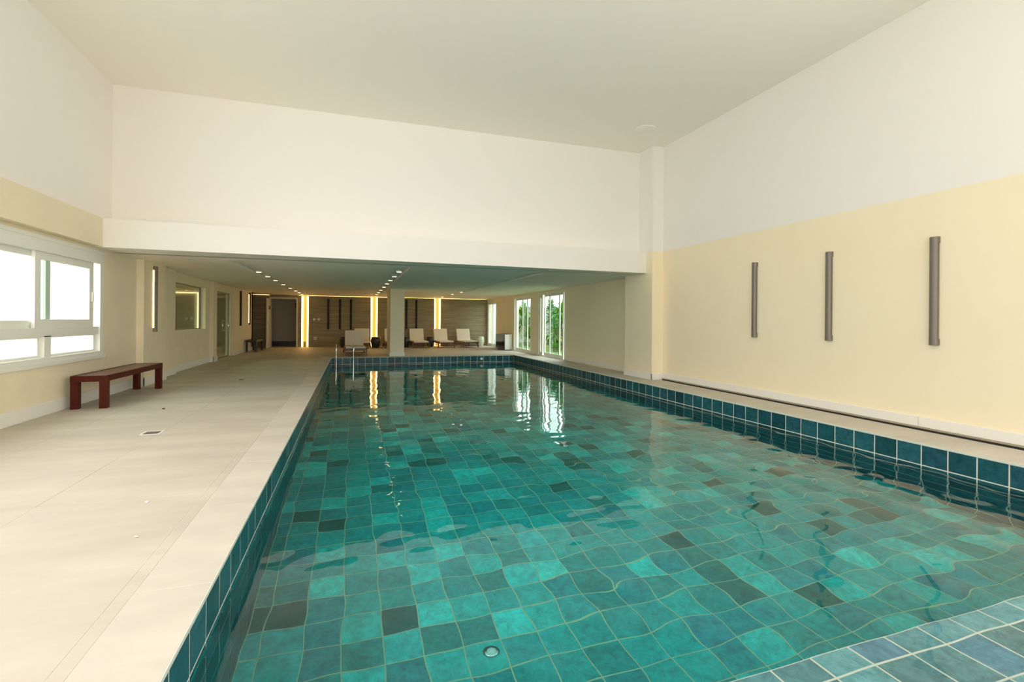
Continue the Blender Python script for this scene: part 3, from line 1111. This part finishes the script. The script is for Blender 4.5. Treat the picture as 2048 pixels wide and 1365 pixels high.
L0 = make_lounger()
L0['label'] = 'cream sun lounger nearest the pool, beside the ladder'
L0.location = (.135, 16.95, 0)
L0.rotation_euler = (0, 0, math.radians(2))
for lbl, x, y, rz in (('cream sun lounger half hidden behind the one nearest the pool', .40, 20.95, -1),
                      ('cream sun lounger mostly hidden behind the pillar', 1.72, 20.95, 1),
                      ('cream sun lounger directly right of the pillar', 2.83, 20.97, 2),
                      ('cream sun lounger in front of the rightmost lit niche', 3.93, 20.95, 3),
                      ('cream sun lounger nearest the fan coil unit', 5.0, 20.97, 3)):
    c = copy_tree(L0)
    c['label'] = lbl
    c.location = (x, y, 0)
    c.rotation_euler = (0, 0, math.radians(rz))

# ------------------------------------------------------------------ drum stools
def stool(label, x, y, mat, s=1.):
    t = thing('drum_stool', label, 'stool', (x, y, 0), 0, 'drum stools between the loungers')
    q = MB()
    q.lathe([(.135 * s, 0), (.15 * s, .02), (.185 * s, .16), (.20 * s, .27), (.195 * s, .36), (.175 * s, .425)], 28)
    q.build('body', mat, t)
    q = MB()
    q.lathe([(.178 * s, .425), (.182 * s, .435), (.176 * s, .45), (.0, .452)], 28)
    q.build('seat', mat, t)


stool('dark barrel stool in front of the middle lit niche', .98, 21.85, m_pot)
stool('pale barrel stool behind the dark one at the middle lit niche', 1.05, 22.42, m_potw)
stool('dark barrel stool left of the lounger nearest the pool', -.27, 22.1, m_pot, 1.1)
stool('dark barrel stool between the two loungers right of the pillar', 3.37, 22.1, m_pot, .84)
stool('pale barrel stool in the far right corner by the glass door', 5.72, 22.3, m_potw, 1.05)
stool('dark barrel stool in the shadow beside the right face of the pillar', 2.26, 21.8, m_pot, .75)

# ------------------------------------------------------------------ fan coil unit
t = thing('fan_coil_unit', 'floor fan coil unit with glossy black front by the right wall', 'heater', (6.03, 18.85, 0))
bx('casing', m_plate, t, -.145, .165, 0, 1.2, .03, .645, bevel=.01)
bx('front_panel', m_black, t, -.17, -.146, .01, 1.19, .05, .64, bevel=.006)
q = MB()
for k in range(8):
    q.box(-.09 + k * .028, -.078 + k * .028, .08, 1.12, .6455, .649)
q.build('grille', m_gap, t)
for y_ in (.08, 1.06):
    bx('foot', m_gap, t, -.11, .13, y_, y_ + .06, 0, .03)

# ------------------------------------------------------------------ ladder
t = thing('pool_ladder', 'stainless steel pool ladder at the far left end of the pool', 'ladder', (0, 0, 0))
for x in (-.455, .06):
    pts = [(x, 16.78, 0), (x, 16.78, .30)]
    for a in np.linspace(0, PI, 12):
        pts.append((x, 16.50 + .28 * math.cos(a), .30 + .10 * math.sin(a)))
    pts += [(x, 16.22, .2), (x, 16.22, -.5), (x, 16.22, -1.0)]
    q = MB()
    q.tube(pts, .021, 12)
    r = q.build('rail', m_steel, t)
    q = MB()
    q.lathe([(.05, 0), (.05, .012), (.03, .022)], 18, (x, 16.78, 0))
    q.build('flange', m_steel, r)
for z_ in (-.35, -.62, -.89):
    bx('tread', m_steel, t, -.455, .06, 16.19, 16.26, z_, z_ + .025)

# ------------------------------------------------------------------ floor drain and small stuff on the deck
t = thing('floor_drain', 'square steel drain grate set in the left deck', 'drain', (-1.972, 6.02, 0), 0)
q = MB()
cells(q, 'z', .0006, .0025, -.088, .088, -.088, .088, [(-.07, .07, -.07, .07)])
q.build('frame', m_chip, t)
q = MB()
for k in range(7):
    q.box(-.07, .07, -.066 + k * .02, -.056 + k * .02, .0006, .0022)
q.build('grate', m_taupe, t)


def flake(name, label, cat, x, y, r, mat, seed, curl=.01):
    rr = random.Random(seed)
    q = MB()
    n_ = 9
    top = [(r * (.6 + .5 * rr.random()) * math.cos(2 * PI * i / n_), r * .55 * (.6 + .5 * rr.random()) * math.sin(2 * PI * i / n_), .004 + curl * rr.random()) for i in range(n_)]
    vs_ = top + [(0, 0, .006)] + [(a, b2, c - .003) for a, b2, c in top] + [(0, 0, .001)]
    fs = []
    for i in range(n_):
        j = (i + 1) % n_
        fs += [(i, j, n_), (n_ + 1 + j, n_ + 1 + i, 2 * n_ + 1), (i, n_ + 1 + i, n_ + 1 + j, j)]
    q.add(vs_, fs)
    o = q.build(name, mat)
    o.location = (x, y, .0)
    o.rotation_euler = (0, 0, rr.random() * 6)
    tag(o, label, cat)


flake('dry_leaf', 'tiny brown dry leaf on the deck right of the bench', 'leaf', -2.348, 7.547, .03, m_debris, 1, .02)
flake('dry_leaf', 'brown dry scrap on the deck farther along by the glass door', 'leaf', -2.05, 10.8, .05, m_debris, 2)
flake('paper_scrap', 'white scrap on the deck in front of the interior window', 'litter', -3.149, 13.715, .06, m_chip, 3)
flake('paper_scrap', 'white scrap on the deck in front of the glass door', 'litter', -3.05, 14.15, .05, m_chip, 4)
flake('paint_chip', 'white paint chip on the deck between drain and coping', 'litter', -1.259, 3.763, .017, m_chip, 5, .002)
flake('paint_chip', 'white paint chip on the near deck beside the thin strip', 'litter', -1.113, 3.18, .013, m_chip, 6, .002)

# switches and socket on the far wall
for lbl, x in (('round white switch on the far wall, left of the pair', -1.545), ('round white switch on the far wall, right of the pair', -1.36)):
    t = thing('wall_switch', lbl, 'switch', (x, YF, 1.2), 0, 'switches on the far wall')
    q = MB()
    q.prism([(.055 * math.cos(a), .055 * math.sin(a)) for a in np.linspace(0, 2 * PI, 20, endpoint=False)], 'y', -.012, 0)
    q.build('plate', m_plate, t)
    bx('rocker', m_plate, t, -.02, .02, -.018, -.012, -.028, .028)
t = thing('wall_socket', 'white socket low on the far cladding wall', 'socket', (-1.5, YF, .38))
bx('plate', m_plate, t, -.055, .055, -.012, 0, -.06, .06)
bx('insert', m_taupe, t, -.03, .03, -.015, -.012, -.02, .02)
t = thing('alarm_box', 'small red box on the corridor wall inside the doorway', 'alarm', (-2.40, 24.3, 1.83))
bx('body', m_red, t, -.07, .07, -.05, 0, -.10, .10, bevel=.006)
bx('button', m_plate, t, -.02, .02, -.056, -.05, -.02, .02)

# ------------------------------------------------------------------ outside
S(bx('lawn', m_lawn, None, 6.43, 26, 2, 44, -.3, -.06), 'green lawn outside the garden doors', 'lawn')
S(bx('path', m_gardenwall, None, 6.42, 6.9, 8, 30, -.2, -.02), 'pale strip of paving outside the garden doors', 'path')
mb = MB()
mb.box(6.42, 7.6, 27.0, 27.25, -.1, 2.6)
mb.box(7.35, 7.6, 23.3, 27.25, -.1, 2.6)
mb.box(7.4, 18, 27.0, 27.3, -.1, 2.0)
S(mb.build('wall_garden', [m_gardenwall]), 'white garden wall outside the far right doors', 'wall')
S(bx('terrace', m_gardenwall, None, -26, -3.75, -8, 30, -.4, -.1), 'pale terrace outside the left window', 'terrace')
mb = MB()
cells(mb, 'x', -12.3, -12.0, -2, 26, -.1, 6, [(21.2, 22.3, -.5, 1.55), (15.0, 16.2, -.5, 1.55)])
nb = S(mb.build('wall_neighbour', [m_white]), 'white neighbouring building outside the left window', 'wall')
bx('pane', m_leafd, nb, -12.22, -12.18, 15.0, 16.2, -.1, 1.55)
bx('pane', m_leafd, nb, -12.22, -12.18, 21.2, 22.3, -.1, 1.55)


def blade_plant(name, label, x, y, stems, leaf_n, leaf_l, leaf_w, mats, droop=.9, cat='plant'):
    t = thing(name, label, cat, (x, y, -.06), random.random() * 6, 'garden plants outside the doors')
    sm_ = MB()
    lv = [MB() for _ in mats]
    for (sx, sy, sh) in stems:
        if sh > .05:
            sm_ = MB()
            sm_.tube([(sx, sy, 0), (sx * 1.1, sy * 1.1, sh * .5), (sx * 1.2, sy * 1.2, sh)], [.045, .035, .03], 8)
            sm_.build('stem', m_trunk, t)
        for k in range(leaf_n):
            az = random.random() * 2 * PI
            el = math.radians(random.uniform(20, 85))
            ll = leaf_l * random.uniform(.7, 1.15)
            p = Vector((sx * 1.2, sy * 1.2, sh * random.uniform(.9, 1.0)))
            d = Vector((math.cos(az) * math.cos(el), math.sin(az) * math.cos(el), math.sin(el)))
            side = Vector((-math.sin(az), math.cos(az), 0))
            n_ = 5
            vs_ = []
            for i in range(n_ + 1):
                u = i / n_
                wd = leaf_w * math.sin(PI * min(.98, .12 + .88 * u)) * .5
                vs_ += [p - side * wd, p + side * wd]
                p = p + d * (ll / n_)
                d = (d + Vector((0, 0, -droop * .28 * (1 + u)))).normalized()
            lv[k % len(mats)].add(vs_, [(2 * i, 2 * i + 1, 2 * i + 3, 2 * i + 2) for i in range(n_)], 0, True)
    for q, mt in zip(lv, mats):
        q.build('foliage', mt, t)['kind'] = 'stuff'
    return t


blade_plant('dracaena', 'tall bright strap-leaved plant outside the door nearest the pier', 8.7, 19.6, [(0, 0, 1.5), (.3, .2, 1.1), (-.3, .25, .8), (.1, -.3, .5)], 110,0.8250000000000001, .075, [m_leaf, m_leafy])
blade_plant('dracaena', 'dark strap-leaved clump in the middle of the view through the open door', 9.6, 21.6, [(0, 0, 1.4), (.4, .1, .9), (-.4, .2, 1.2), (0, .4, .4)], 110,0.8800000000000001, .08, [m_leafd, m_leaf])
blade_plant('dracaena', 'lime strap-leaved plant behind the dark clump', 8.3, 23.2, [(0, 0, 1.0), (.3, .2, 1.6), (-.2, -.2, .4)], 110,0.77, .07, [m_leafy, m_leaf])
blade_plant('dracaena', 'loose drooping plant seen through the middle garden door', 8.9, 25.0, [(0, 0, 1.7), (.3, 0, 1.2), (-.2, .3, .6)], 110,0.8800000000000001, .06, [m_leafd, m_leaf])
blade_plant('dracaena', 'strap-leaved plant against the white garden wall', 10.6, 25.4, [(0, 0, 1.9), (.4, .3, 1.2), (-.4, .1, .7)], 110,0.8800000000000001, .07, [m_leaf, m_leafd])
blade_plant('low_shrub', 'low lime shrub at the foot of the palms outside the open door', 8.0, 18.4, [(0, 0, .1), (.25, .1, .15), (-.25, .15, .1)], 50, .35, .05, [m_leafy, m_leaf], .6)
blade_plant('low_shrub', 'low dark shrub beneath the tallest garden plant', 8.9, 20.6, [(0, 0, .2), (.3, .1, .3), (-.3, .15, .2)], 60, .45, .06, [m_leafd], .6)
blade_plant('low_shrub', 'yellowish shrub on the lawn farther off between the plants', 9.9, 24.0, [(0, 0, .2), (.3, .1, .3)], 60, .45, .05, [m_leafy], .6)
